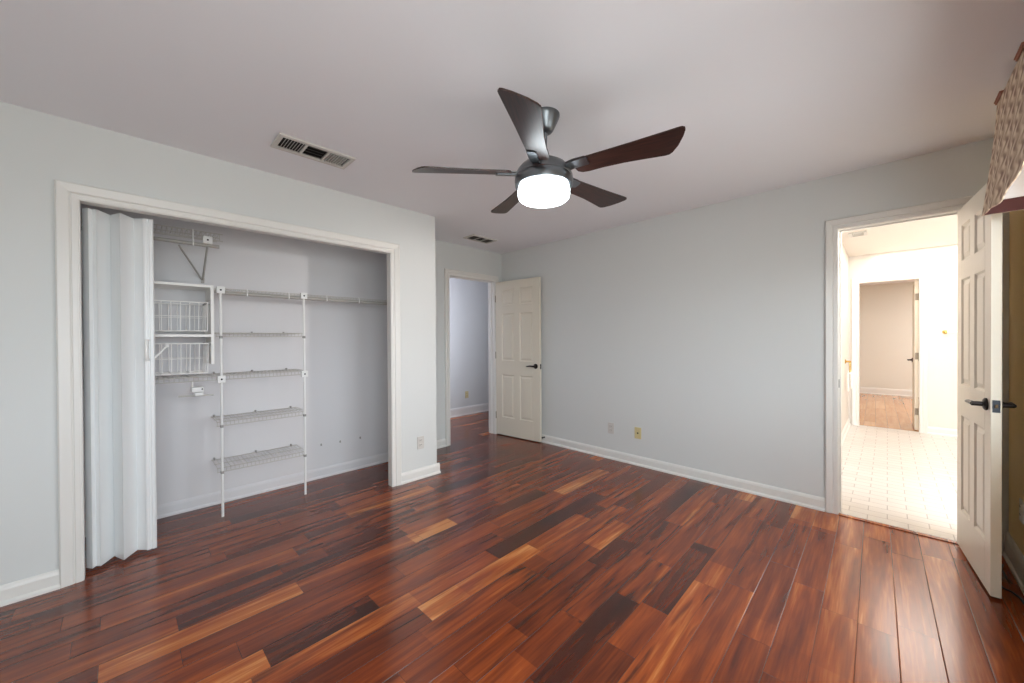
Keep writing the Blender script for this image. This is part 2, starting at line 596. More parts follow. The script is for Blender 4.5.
# hall
struct('wall_hall_far', MB().box(-5.16, -5.06, 0.9, 5.7, 0, H), M['wall'], 'hall wall seen through the open hall door', 'wall')
struct('wall_hall_end', MB().box(-5.06, XF, 5.6, 5.7, 0, H), M['wall'], 'end wall of the hall', 'wall')
struct('wall_hall_start', MB().box(-5.06, XK-0.10, 0.9, 1.0, 0, H), M['wall'], 'other end wall of the hall', 'wall')
struct('wall_hall_near', MB().box(XF-0.11, XF, YBB, 5.6, 0, H), M['wall'], 'hall wall beyond the hinge side of the door', 'wall')
# bathroom and the room past it
YF = 7.35
BL, BR = -0.40, 1.45
FX0, FX1, FZ = -0.288, 0.30, 2.043
struct('floor_bathroom', MB().box(BL-0.1, BR+0.1, YB-0.006, YF+0.05, -0.06, 0.004), M['tile'], 'white brick pattern tile floor of the bathroom', 'floor')
struct('ceiling_bathroom', MB().box(BL-0.1, BR+0.1, YBB, YF+0.11, H, H+0.08), M['bath_wall'], 'white bathroom ceiling', 'ceiling')
struct('wall_bathroom_left', MB().box(BL-0.1, BL, YBB, YF, 0, H), M['bath_wall'], 'bright bathroom wall on the left', 'wall')
struct('wall_bathroom_right', MB().box(BR, BR+0.1, YBB, YF, 0, H), M['bath_wall'], 'bathroom wall on the right', 'wall')
struct('wall_bathroom_far', MB().box(-2.1, FX0-0.012, YF, YF+0.11, 0, H).box(FX1+0.012, 2.1, YF, YF+0.11, 0, H).box(FX0-0.012, FX1+0.012, YF, YF+0.11, FZ+0.012, H),
       M['bath_wall'], 'bright far bathroom wall with a second doorway', 'wall')
struct('floor_far_room', MB().box(-2.1, 2.1, YF+0.05, 11.8, -0.06, 0.0), M['far_floor'], 'light orange brown wood floor past the bathroom', 'floor')
struct('ceiling_far_room', MB().box(-2.1, 2.1, YF+0.11, 11.8, H, H+0.08), M['ceiling'], 'ceiling of the room past the bathroom', 'ceiling')
struct('wall_far_room_back', MB().box(-2.1, 2.1, 11.7, 11.8, 0, H), M['far_wall'], 'beige grey wall seen through the bathroom far doorway', 'wall')
struct('wall_far_room_left', MB().box(-2.1, -2.0, YF+0.11, 11.7, 0, H), M['far_wall'], 'left wall of the room past the bathroom', 'wall')
struct('wall_far_room_right', MB().box(2.0, 2.1, YF+0.11, 11.7, 0, H), M['far_wall'], 'right wall of the room past the bathroom', 'wall')

# ------------------------------------------------------------------ baseboards
BASE = [(0, 0), (0.026, 0), (0.025, 0.012), (0.018, 0.019), (0.014, 0.022), (0.014, 0.072), (0.010, 0.084), (0.004, 0.092), (0, 0.094)]
TALL = [(0, 0), (0.024, 0), (0.022, 0.014), (0.014, 0.02), (0.014, 0.11), (0.010, 0.128), (0.004, 0.138), (0, 0.14)]


def baseboard(name, runs, label, prof=BASE, mat=None):
    mb = MB()
    for a, b_, o in runs:
        mb.sweep(prof, a, b_, o)
    return struct(name, mb, mat or M['trim'], label, 'baseboard')


baseboard('baseboard_left', [((XC, YR, 0), (XC, OY0-0.082, 0), (1, 0, 0)), ((XC, OY1+0.082, 0), (XC, YE+0.026, 0), (1, 0, 0)),
                             ((XC, YE, 0), (XF, YE, 0), (0, 1, 0))], 'white baseboard along the closet wall')
baseboard('baseboard_alcove', [((XF, YE+0.026, 0), (XF, HY0-0.075, 0), (1, 0, 0))], 'short white baseboard beside the hall doorway')
baseboard('baseboard_back', [((XF+0.02, YB, 0), (BX0-0.075, YB, 0), (0, -1, 0)), ((BX1+0.075, YB, 0), (XR-0.026, YB, 0), (0, -1, 0))], 'long white baseboard on the back wall')
baseboard('baseboard_right', [((XR, YR, 0), (XR, YB, 0), (-1, 0, 0))], 'baseboard on the golden wall behind the bathroom door', TALL)
baseboard('baseboard_closet', [((XK, -0.75, 0), (XK, 1.94, 0), (0.6, 0, 0))], 'white baseboard on the closet back wall', BASE, M['closet_wall'])
baseboard('baseboard_hall', [((-5.06, 1.0, 0), (-5.06, 5.6, 0), (1, 0, 0))], 'tall white baseboard on the hall wall', TALL)
baseboard('baseboard_far_room', [((-2.0, 11.7, 0), (2.0, 11.7, 0), (0, -1, 0))], 'white baseboard at the far room back wall', TALL)
baseboard('baseboard_bathroom', [((FX1+0.075, YF, 0.004), (BR, YF, 0.004), (0, -1, 0)), ((BL, YBB+0.08, 0.004), (BL, YF, 0.004), (1, 0, 0))], 'white baseboard of the bathroom walls')

# ------------------------------------------------------------------ casings (moulded U round an opening) and jambs


def casing(mb, o0, o1, top, w, face, plane, axis, z0=0.0):
    """axis 'y': opening spans y on plane x=plane; axis 'x': opening spans x on plane y=plane; face = sign of the outward normal"""
    prof = [(0, 0), (0, 0.010), (0.006, 0.013), (0.30*w, 0.015), (0.36*w, 0.011), (0.44*w, 0.017), (0.8*w, 0.022), (0.92*w, 0.024), (w, 0.018), (w, 0)]
    path = [(o0, z0, -1, 0), (o0, top, -1, 1), (o1, top, 1, 1), (o1, z0, 1, 0)]
    rings = []
    for s, z, ds, dz in path:
        ring = []
        for t, d in prof:
            a, zz, n = s+ds*t, z+dz*t, plane+face*d
            ring.append(Vector((n, a, zz)) if axis == 'y' else Vector((a, n, zz)))
        rings.append(ring)
    mb.loop_sweep(rings)


def jamb(mb, o0, o1, top, p0, p1, axis, stop=None):
    t = 0.012
    for a0, a1, z0, z1 in ((o0-t, o0, 0, top+t), (o1, o1+t, 0, top+t), (o0, o1, top, top+t)):
        if axis == 'y':
            mb.box(p0, p1, a0, a1, z0, z1)
        else:
            mb.box(a0, a1, p0, p1, z0, z1)
    if stop:
        s0, s1 = stop
        for a0, a1, z0, z1 in ((o0, o0+0.01, 0, top-0.01), (o1-0.01, o1, 0, top-0.01), (o0, o1, top-0.01, top)):
            if axis == 'y':
                mb.box(s0, s1, a0, a1, z0, z1)
            else:
                mb.box(a0, a1, s0, s1, z0, z1)


mb = MB()
casing(mb, OY0-0.003, OY1+0.003, OZ+0.003, 0.082, 1, XC, 'y')
jamb(mb, OY0, OY1, OZ, XCI-0.002, XC+0.008, 'y')
struct('trim_1', mb, M['trim'], 'white moulded casing around the closet opening', 'door casing')
mb = MB()
casing(mb, HY0-0.003, HY1+0.003, HZ+0.003, 0.07, 1, XF, 'y')
casing(mb, HY0-0.003, HY1+0.003, HZ+0.003, 0.07, -1, XF-0.11, 'y')
jamb(mb, HY0, HY1, HZ, XF-0.11, XF+0.002, 'y', (XF-0.075, XF-0.045))
tr = struct('trim_2', mb, M['trim'], 'white casing around the hall doorway', 'door casing')
MB().box(XF-0.030, XF-0.004, HY0-0.001, HY0+0.002, 0.91, 0.97, 0.0008).build('strike_plate', M['bronze'], tr)
mb = MB()
casing(mb, BX0-0.003, BX1+0.003, BZ+0.003, 0.07, -1, YB, 'x')
casing(mb, BX0-0.003, BX1+0.003, BZ+0.003, 0.07, 1, YBB, 'x')
jamb(mb, BX0, BX1, BZ, YB-0.002, YBB, 'x', (YB+0.045, YB+0.075))
tr = struct('trim_3', mb, M['trim'], 'white casing around the bright bathroom doorway', 'door casing')
MB().box(BX0-0.001, BX0+0.002, YB+0.006, YB+0.034, 0.91, 0.97, 0.0008).build('strike_plate', M['bronze'], tr)
mb = MB()
casing(mb, FX0-0.003, FX1+0.003, FZ+0.003, 0.075, -1, YF, 'x')
jamb(mb, FX0, FX1, FZ, YF-0.002, YF+0.11, 'x')
struct('trim_4', mb, M['trim'], 'white casing around the far doorway of the bathroom', 'door casing')
struct('trim_5', MB().box(BX0, BX1, YB-0.03, YB+0.01, 0, 0.006, 0.002), M['floor'], 'thin wood threshold strip under the bathroom doorway', 'threshold')

# ------------------------------------------------------------------ six-panel doors


def door_leaf(w, h, t=0.035):
    """local: hinge at x=0, leaf to x=w, thickness y 0..t"""
    mb = MB()
    st, mid = 0.105*w/0.71, 0.095*w/0.71
    zb = [(0.235, 0.80), (0.985, 1.605), (1.715, 1.925)]
    zb = [(a*h/2.03, b*h/2.03) for a, b in zb]
    xs = [(st, (w-mid)/2), ((w+mid)/2, w-st)]
    mb.box(0, st, 0, t, 0, h, 0.0015)
    mb.box(w-st, w, 0, t, 0, h, 0.0015)
    prev = 0
    for (z0, z1) in zb + [(h, h)]:
        mb.box(st, w-st, 0, t, prev, z0)
        prev = z1
    for (z0, z1) in zb:
        mb.box((w-mid)/2, (w+mid)/2, 0, t, z0, z1)
        for (x0, x1) in xs:
            mb.box(x0, x1, 0.010, t-0.010, z0, z1)
            for s, yo, yi in ((1, 0.0, 0.010), (-1, t, t-0.010)):
                # sloped sticking, then the raised field
                def ring(i, yy):
                    return [Vector((x0+i, yy, z0+i)), Vector((x1-i, yy, z0+i)), Vector((x1-i, yy, z1-i)), Vector((x0+i, yy, z1-i))]
                rr = [[mb.bm.verts.new(q) for q in ring(i, yy)] for i, yy in ((0, yo+s*0.0005), (0.009, yi-s*0.0005), (0.016, yi-s*0.0005), (0.038, yo+s*0.002))]
                for A, B in zip(rr, rr[1:]):
                    for j in range(4):
                        mb.bm.faces.new((A[j], A[(j+1) % 4], B[(j+1) % 4], B[j]))
                mb.bm.faces.new(rr[-1])
    return mb


def lever_set(parent, w, t, z, out_only=None):
    """a lever on each face, pointing back to the hinge, and the latch plate in the edge"""
    xk = w-0.06
    for s, y0 in ((-1, 0.0), (1, t)):
        r = MB().lathe([(0, 0), (0.031, 0), (0.031, s*0.006), (0.024, s*0.011), (0.012, s*0.014), (0.011, s*0.050), (0, s*0.052)], (xk, y0, z), 'y', 28)
        rose = r.build('door_handle', M['bronze'], parent, local=True, smooth=True)
        y1 = y0+s*0.046
        MB().tube([(xk+0.008, y1, z), (xk-0.02, y1, z+0.002), (xk-0.05, y1+s*0.004, z+0.004), (xk-0.085, y1+s*0.003, z), (xk-0.108, y1-s*0.001, z-0.004), (xk-0.118, y1-s*0.008, z+0.002)],
                  [0.010, 0.0105, 0.009, 0.0075, 0.006, 0.004], 10).build('lever', M['bronze'], rose, local=True, smooth=True)
    lp = MB().box(w-0.001, w+0.0015, t/2-0.0125, t/2+0.0125, z-0.032, z+0.028, 0.001)
    lp = lp.build('latch_plate', M['latch'], parent, local=True)
    MB().prism([(w+0.0015, t/2-0.006), (w+0.010, t/2-0.005), (w+0.0015, t/2+0.006)], z-0.010, z+0.008).build('latch_bolt', M['steel'], lp, local=True)


def hinges(parent, t, zs, side):
    for z in zs:
        mb = MB().tube([(-0.003, side, z-0.045), (-0.003, side, z+0.045)], 0.006, 10)
        mb.box(-0.002, 0.0, min(side, t/2), max(side, t/2), z-0.044, z+0.044)
        mb.build('hinge', M['steel'], parent, local=True)


# hall door, swung flat against the back wall
a = math.atan2(3.509-3.442, -3.010+3.722)
d1 = thing('door_1', 'open cream six panel door resting near the back wall by the hall', 'door', (-3.722, 3.444, 0.012), a, None, 'structure')
door_leaf(0.715, 2.02).build('leaf', M['door'], d1, local=True)
lever_set(d1, 0.715, 0.035, 0.925)
hinges(d1, 0.035, (0.25, 1.05, 1.80), 0.0)
# bathroom door, swung into the bedroom past a right angle
a = math.atan2(2.932-3.555, 0.355-0.303)
d2 = thing('door_2', 'white six panel bathroom door standing open toward the camera', 'door', (0.303, 3.553, 0.012), a, None, 'structure')
door_leaf(0.625, 2.02).build('leaf', M['door'], d2, local=True)
lever_set(d2, 0.625, 0.035, 0.925)
hinges(d2, 0.035, (0.25, 1.05, 1.80), 0.035)
# far door of the bathroom, seen along its hinge edge
d3 = thing('door_3', 'white door seen edge on in the far doorway past the bathroom', 'door', (0.262, YF+0.12, 0.012), math.radians(90), None, 'structure')
door_leaf(0.60, 2.02).build('leaf', M['door'], d3, local=True)
lever_set(d3, 0.60, 0.035, 0.925)
for z in (0.25, 1.0, 1.80):
    MB().box(-0.004, 0.001, -0.036, -0.004, z-0.045, z+0.045, 0.001).tube([(-0.006, -0.037, z-0.047), (-0.006, -0.037, z+0.047)], 0.005, 8).build('hinge', M['steel'], d3, local=True)
for ch in d3.children:
    if ch.name.startswith('leaf') or ch.name.startswith('door_handle') or ch.name.startswith('latch'):
        ch.location.y -= 0.035

ds = thing('door_stop', 'small black door stop on the baseboard beside the cream door', 'door stop', (-2.99, YB-0.014, 0.066))
MB().lathe([(0, 0), (0.010, 0), (0.010, -0.004), (0.005, -0.006), (0.005, -0.030), (0, -0.030)], (-2.99, YB-0.014, 0.066), 'y', 16).build('stem', M['bronze'], ds)
MB().lathe([(0, -0.028), (0.009, -0.028), (0.010, -0.036), (0.006, -0.042), (0, -0.042)], (-2.99, YB-0.014, 0.066), 'y', 16).build('rubber_tip', M['rubber'], ds)

# ------------------------------------------------------------------ windows that light the room


def window(name, label, axis, a0, a1, plane0, plane1, inward):
    w = thing(name, label, 'window', ((plane0+plane1)/2, (a0+a1)/2, WZ0) if axis == 'y' else ((a0+a1)/2, (plane0+plane1)/2, WZ0), 0, None, 'structure')
    fr = MB()
    gl_ = MB()
    pm = (plane0+plane1)/2

    def bx(mb, s0, s1, p0, p1, z0, z1):
        mb.box(p0, p1, s0, s1, z0, z1) if axis == 'y' else mb.box(s0, s1, p0, p1, z0, z1)
    for s0, s1, z0, z1 in ((a0, a0+0.05, WZ0, WZ1), (a1-0.05, a1, WZ0, WZ1), (a0, a1, WZ0, WZ0+0.05), (a0, a1, WZ1-0.05, WZ1),
                           (a0, a1, (WZ0+WZ1)/2-0.02, (WZ0+WZ1)/2+0.02), ((a0+a1)/2-0.02, (a0+a1)/2+0.02, WZ0, WZ1)):
        bx(fr, s0, s1, pm-0.03, pm+0.03, z0, z1)
    bx(gl_, a0+0.05, a1-0.05, pm-0.003, pm+0.003, WZ0+0.05, WZ1-0.05)
    fr.build('window_frame', M['trim'], w)
    gl_.build('pane', M['glass'], w)
    sl = MB()
    bx(sl, a0-0.05, a1+0.05, *sorted((inward[0], inward[1])), WZ0-0.03, WZ0)
    sl.build('window_sill', M['trim'], w)
    return w


window('window_1', 'window in the golden wall under the woven valance', 'y', WY0, WY1, XR, XR+0.12, (XR-0.04, XR+0.03))
window('added_window_2', 'unseen window added in the golden wall beside the camera', 'y', VY0_, VY1_, XR, XR+0.12, (XR-0.04, XR+0.03))  # invented opening that lets more daylight onto the closet wall

# ------------------------------------------------------------------ accordion door of the closet
sc = (EYE-0.022)/(EYE-0.035)
plan = [(-3.120, -0.181), (-3.092, -0.160), (-3.112, -0.147), (-3.092, -0.130), (-3.181, -0.078), (-3.083, -0.039), (-3.174, 0.016), (-3.133, 0.058)]
plan = [(x*sc+0.008, y) for x, y in plan]
t = thing('accordion_door', 'white vinyl accordion door folded to the left side of the closet', 'door', (-3.14, -0.05, 0))
pts = [Vector((x, y)) for x, y in plan]
th = 0.004
left, right = [], []
for i, q in enumerate(pts):
    d0 = (pts[i]-pts[i-1]).normalized() if i else (pts[1]-pts[0]).normalized()
    d1_ = (pts[i+1]-pts[i]).normalized() if i < len(pts)-1 else d0
    n_ = Vector((-(d0+d1_).y, (d0+d1_).x)).normalized()
    kk = 1/max(0.5, n_.dot(Vector((-d0.y, d0.x))))
    left.append(q+n_*th*kk)
    right.append(q-n_*th*kk)
MB().prism([(v.x, v.y) for v in left+right[::-1]], 0.022, 2.006).build('folds', M['vinyl'], t)
ex, ey = plan[-1]
post = MB().prism([(ex-0.010, ey-0.002), (ex+0.012, ey-0.002), (ex+0.014, ey+0.004), (ex+0.014, ey+0.014), (ex+0.010, ey+0.017), (ex+0.010, ey+0.022), (ex+0.014, ey+0.025),
                   (ex+0.014, ey+0.038), (ex+0.008, ey+0.043), (ex-0.010, ey+0.043)], 0.022, 2.006).build('end_post', M['vinyl'], t)
hx, hy = ex+0.014, ey+0.012
hd = MB().tube([(hx, hy, 1.165), (hx+0.022, hy-0.004, 1.166), (hx+0.030, hy-0.006, 1.178), (hx+0.030, hy-0.006, 1.267), (hx+0.022, hy-0.004, 1.279), (hx, hy, 1.28)], 0.009, 10)
hd.build('handle', M['plastic'], post, smooth=True)
lv = MB().tube([(ex-0.004, ey+0.040, 1.172), (ex-0.02, ey+0.062, 1.195), (ex-0.045, ey+0.098, 1.240)], 0.006, 10)
bmesh.ops.create_icosphere(lv.bm, subdivisions=2, radius=0.012, matrix=Matrix.Translation((ex-0.046, ey+0.100, 1.243)))
lv.build('latch_hook', M['plastic'], post, smooth=True)
MB().box(-3.16, -3.108, OY0+0.004, OY1-0.004, 2.040, 2.055).build('track', M['vinyl'], t)

# ------------------------------------------------------------------ wire shelving
SHB, SHF = XK+0.016, -3.432      # back and front rails
WR = 0.0017


def wire_shelf(name, label, y0, y1, z, lip=0.030, rod=False, group='white wire closet shelves', clips=(), step=0.0254, drop=0.026):
    t = thing(name, label, 'wire shelf', (SHB, y0, z), 0, group)
    mb = MB()
    n = int((y1-y0)/step)
    for i in range(n+1):
        y = y0+0.004+i*step
        mb.tube([(SHB, y, z), (SHF, y, z), (SHF, y, z-lip)], WR, 5)
    for x in (SHB, (SHB+SHF)/2):
        mb.tube([(x, y0, z-0.004), (x, y1, z-0.004)], 0.0032, 6)
    mb.build('wire_deck', M['wire'], t)
    fr = MB()
    fr.tube([(SHF-0.003, y0, z-0.003), (SHF-0.003, y1, z-0.003)], 0.0035, 6)
    fr.tube([(SHF-0.002, y0, z-lip), (SHF-0.002, y1, z-lip)], 0.0035, 6)
    fr.build('front_lip', M['wire'], t)
    for y in clips:
        c = MB().box(XK, XK+0.022, y-0.005, y+0.005, z-0.006, z+0.013, 0.002).build('wall_clip', M['wire_grey'], t)
    if rod:
        r0, r1, hooks = rod
        zr = z-lip-drop
        MB().tube([(SHF+0.002, r0, zr), (SHF+0.002, r1, zr)], 0.0125, 12).build('hanging_rod', M['rod_steel'], t, smooth=True)
        for y in hooks:
            MB().tube([(SHF+0.003, y, z+0.004), (SHF+0.010, y, z-0.01), (SHF+0.014, y, zr+0.008), (SHF+0.012, y, zr-0.012), (SHF, y, zr-0.015)], 0.004, 8).build('rod_hook', M['plastic'], t)
    return t


high = wire_shelf('wire_shelf', 'high wire shelf peeking out behind the top of the folding door', -0.74, 0.478, 2.048, 0.053, (-0.74, 0.455, (0.31,)), clips=(0.1, 0.44), drop=0.043)
wire_shelf('wire_shelf', 'long wire shelf with hanging rod reaching to the right closet wall', 0.430, 1.93, 1.656, 0.020, (0.44, 1.93, (0.62, 0.90, 1.19, 1.47)), clips=(0.7, 1.0, 1.4), drop=0.014)
wire_shelf('wire_shelf', 'short wire shelf at eye level between the two poles', 0.430, 1.02, 1.334, 0.030, clips=(0.70, 0.93))
wire_shelf('wire_shelf', 'wire shelf running under the basket cabinet to the right pole', -0.74, 1.02, 1.022, 0.030, clips=(0.45, 0.70, 0.95))
wire_shelf('wire_shelf', 'second lowest short wire shelf between the two poles', 0.430, 1.02, 0.687, 0.032, clips=(0.448, 0.72, 0.98))
wire_shelf('wire_shelf', 'lowest wire shelf nearest the closet floor', 0.430, 1.02, 0.353, 0.032, clips=(0.448, 0.72, 0.98))

# support brace of the high shelf
foot = MB().box(XK, XK+0.008, 0.380, 0.400, 1.715, 1.755, 0.002).build('shelf_brace', M['rod_steel'], high)
MB().tube([(XK+0.008, 0.39, 1.740), (SHF+0.016, 0.39, 1.975)], 0.0065, 10).build('strut', M['rod_steel'], foot, smooth=True)
MB().tube([(XK+0.010, 0.383, 1.744), (SHF+0.012, 0.235, 1.925)], 0.0055, 10).build('strut', M['rod_steel'], foot, smooth=True)
cn = MB().box(SHF+0.004, SHF+0.019, 0.362, 0.416, 1.962, 2.014, 0.003).build('connector', M['plastic'], high)
MB().lathe([(0, 0.003), (0.006, 0.003), (0.006, 0)], (SHF+0.019, 0.389, 1.988), 'x', 12).build('screw', M['screw'], cn)


def shelf_pole(y, label):
    t = thing('shelf_pole', label, 'shelf pole', (SHF+0.016, y, 0), 0, 'white shelf support poles')
    x = SHF+0.016
    MB().tube([(x, y, 0), (x, y, 1.66)], 0.0085, 12).build('pole', M['plastic'], t, smooth=True)
    for z in (1.640, 0.996):
        c = MB().box(x-0.014, x+0.014, y-0.024, y+0.024, z-0.025, z+0.025, 0.003).build('connector', M['plastic'], t)
        MB().lathe([(0, 0.003), (0.006, 0.003), (0.006, 0)], (x+0.014, y, z), 'x', 12).build('screw', M['screw'], c)
    for z in (1.300, 0.655, 0.321):
        MB().box(x-0.015, x+0.010, y-0.0095, y+0.0095, z-0.010, z+0.010, 0.003).build('pole_clip', M['wire_grey'], t)


shelf_pole(0.458, 'white vertical shelf pole just right of the basket cabinet')
shelf_pole(1.006, 'white vertical shelf pole farther right in the closet')

# short rod holder left hanging beneath the middle shelf
rh = thing('rod_holder', 'small white rod holder with a rod stub hanging under the middle shelf', 'rod bracket', (SHF, 0.335, 0.90))
MB().tube([(SHF-0.02, 0.30, 0.992), (SHF-0.02, 0.30, 0.945)], 0.005, 8).build('stem', M['plastic'], rh)
hb = MB().box(SHF-0.045, SHF+0.012, 0.292, 0.36, 0.915, 0.950, 0.006).build('holder', M['plastic'], rh)
MB().lathe([(0, 0.003), (0.005, 0.003), (0.005, 0)], (SHF+0.012, 0.350, 0.935), 'x', 12).build('screw', M['screw'], hb)
MB().box(SHF-0.03, SHF+0.006, 0.31, 0.358, 0.888, 0.912, 0.005).build('lower_clip', M['plastic'], rh)
MB().tube([(SHF-0.01, 0.225, 0.893), (SHF-0.01, 0.415, 0.886)], 0.0055, 8).build('rod', M['wire'], rh)

# ------------------------------------------------------------------ basket cabinet
cx0, cx1 = XK, SHF-0.004
cab = thing('basket_cabinet', 'white laminate wall cabinet with two wire drawers in the closet', 'cabinet', (cx0, 0.0, 1.107))
MB().box(cx0, cx1, 0.404, 0.422, 1.107, 1.672, 0.001).build('side_panel', M['laminate'], cab)
MB().box(cx0, cx1, -0.040, -0.022, 1.107, 1.672, 0.001).build('side_panel', M['laminate'], cab)
MB().box(cx0, cx1, -0.022, 0.404, 1.654, 1.672, 0.001).build('top_panel', M['laminate'], cab)
MB().box(cx0, cx1, -0.022, 0.404, 1.302, 1.320, 0.001).build('shelf_board', M['laminate'], cab)


def basket(z0, z1, label):
    mb = MB()
    y0, y1, x0, x1 = -0.004, 0.388, cx0+0.02, cx1-0.006
    ny = 9
    for i in range(ny):
        y = y0+(y1-y0)*i/(ny-1)
        yb = y0+0.004+(y1-y0-0.008)*i/(ny-1)
        mb.tube([(x1, y, z1), (x1-0.004, yb, z0), (x0+0.004, yb, z0), (x0, y, z1)], 0.0026, 6)
    for i in range(1, 6):
        x = x0+(x1-x0)*i/6
        mb.tube([(x, y0, z1), (x, y0+0.012, z0), (x, y1-0.012, z0), (x, y1, z1)], 0.0022, 6)
    for z, r, ins in ((z1, 0.0042, 0), ((z0+z1)/2, 0.0026, 0.002), (z0, 0.0036, 0.004)):
        mb.tube([(x1-ins, y0+ins, z), (x1-ins, y1-ins, z), (x0+ins, y1-ins, z), (x0+ins, y0+ins, z), (x1-ins, y0+ins, z)], r, 6)
    o = mb.build('wire_drawer', M['basket'], cab)
    for yy in (0.394, -0.014):
        MB().box(x0, x1, yy-0.008, yy+0.008, z1-0.006, z1+0.008, 0.001).build('runner', M['wire_grey'], o)
    return o


basket(1.345, 1.545, 'upper')
basket(1.048, 1.255, 'lower')

# wall anchors left low on the closet back wall
for y, z, lb in ((1.232, 0.307, 'tiny wall anchor low on closet back wall nearest the right pole'), (1.403, 0.303, 'tiny wall anchor in the middle of three on closet back wall'),
                 (1.597, 0.303, 'tiny wall anchor nearest the right jamb on closet back wall')):
    an = MB().box(XK, XK+0.007, y-0.006, y+0.006, z-0.010, z+0.010, 0.002)
    an.lathe([(0, 0.010), (0.003, 0.010), (0.003, 0.006)], (XK, y, z), 'x', 10)
    tag(an.build('wall_anchor', M['wire_grey'], at=(XK, y, z)), lb, 'wall anchor', 'wall anchors in the closet')

# ------------------------------------------------------------------ ceiling fan
AX, AY = -1.275, 1.527
fan = thing('ceiling_fan', 'five blade dark wood ceiling fan with a glowing drum light', 'ceiling fan', (AX, AY, H))
MB().lathe([(0, H), (0.076, H), (0.076, H-0.010), (0.072, H-0.020), (0.060, H-0.045), (0.044, H-0.078), (0.034, H-0.090), (0.022, H-0.094), (0, H-0.094)], (AX+0.006, AY+0.006, 0)).build('canopy', M['pewter'], fan, smooth=True)
MB().tube([(AX+0.006, AY+0.006, H-0.09), (AX, AY, 2.20)], 0.0125, 20).build('downrod', M['pewter'], fan, smooth=True)
hs = MB().lathe([(0, 2.226), (0.026, 2.226), (0.030, 2.210), (0.052, 2.203), (0.088, 2.192), (0.118, 2.174), (0.138, 2.150), (0.147, 2.128), (0.150, 2.118), (0.147, 2.115), (0.151, 2.110), (0.152, 2.096),
                 (0.150, 2.075), (0.148, 2.068), (0.137, 2.064), (0, 2.064)], (AX, AY, 0)).build('motor_housing', M['pewter'], fan, smooth=True)
prof = [(0, 2.062), (0.128, 2.062), (0.1325, 2.058), (0.134, 2.050), (0.134, 2.022), (0.131, 2.010), (0.120, 2.000), (0.095, 1.993), (0.05, 1.988), (0.02, 1.986), (0.012, 1.980), (0, 1.979)]
MB().lathe(prof, (AX, AY, 0)).build('light_globe', M['globe'], fan, smooth=True)


def blade_outline():
    # local u outward, v to the trailing side; the straight leading edge is v<0
    pts = [(0.175, -0.040), (0.20, -0.046), (0.45, -0.058), (0.655, -0.072)]
    pts += [(0.672, -0.072), (0.682, -0.064), (0.683, -0.052), (0.672, -0.020), (0.645, 0.032), (0.618, 0.066), (0.603, 0.076), (0.586, 0.078)]
    pts += [(0.50, 0.068), (0.40, 0.058), (0.30, 0.055), (0.23, 0.058), (0.195, 0.054), (0.175, 0.040), (0.168, 0.010)]
    return pts


for i in range(5):
    ang = math.radians(-64.0+6.0+72*i)
    R = Matrix.Translation((0, 0, 2.136-H)) @ Matrix.Rotation(ang, 4, 'Z') @ Matrix.Rotation(math.radians(-14), 4, 'X')
    b = bmesh.new()
    o_ = blade_outline()
    lo = [b.verts.new((u, v, -0.0035)) for u, v in o_]
    hi = [b.verts.new((u, v, 0.0035)) for u, v in o_]
    b.faces.new(lo[::-1])
    b.faces.new(hi)
    for j in range(len(o_)):
        b.faces.new((lo[j], lo[(j+1) % len(o_)], hi[(j+1) % len(o_)], hi[j]))
    mb = MB()
    mb.merge(b)
    bl = mb.build('blade', M['blade'], fan, local=True)
    bl.matrix_local = R
    # the metal holder clasping the leading half of the root
    ir = MB()
    ir.prism([(0.10, -0.030), (0.18, -0.046), (0.245, -0.046), (0.250, -0.036), (0.250, -0.004), (0.242, 0.002), (0.18, 0.004), (0.10, 0.016)], -0.010, -0.0036)
    ir.prism([(0.10, -0.030), (0.18, -0.046), (0.235, -0.046), (0.235, 0.0), (0.18, 0.004), (0.10, 0.016)], 0.0036, 0.008)
    iron = ir.build('blade_holder', M['pewter'], bl, local=True)

# ------------------------------------------------------------------ ceiling registers


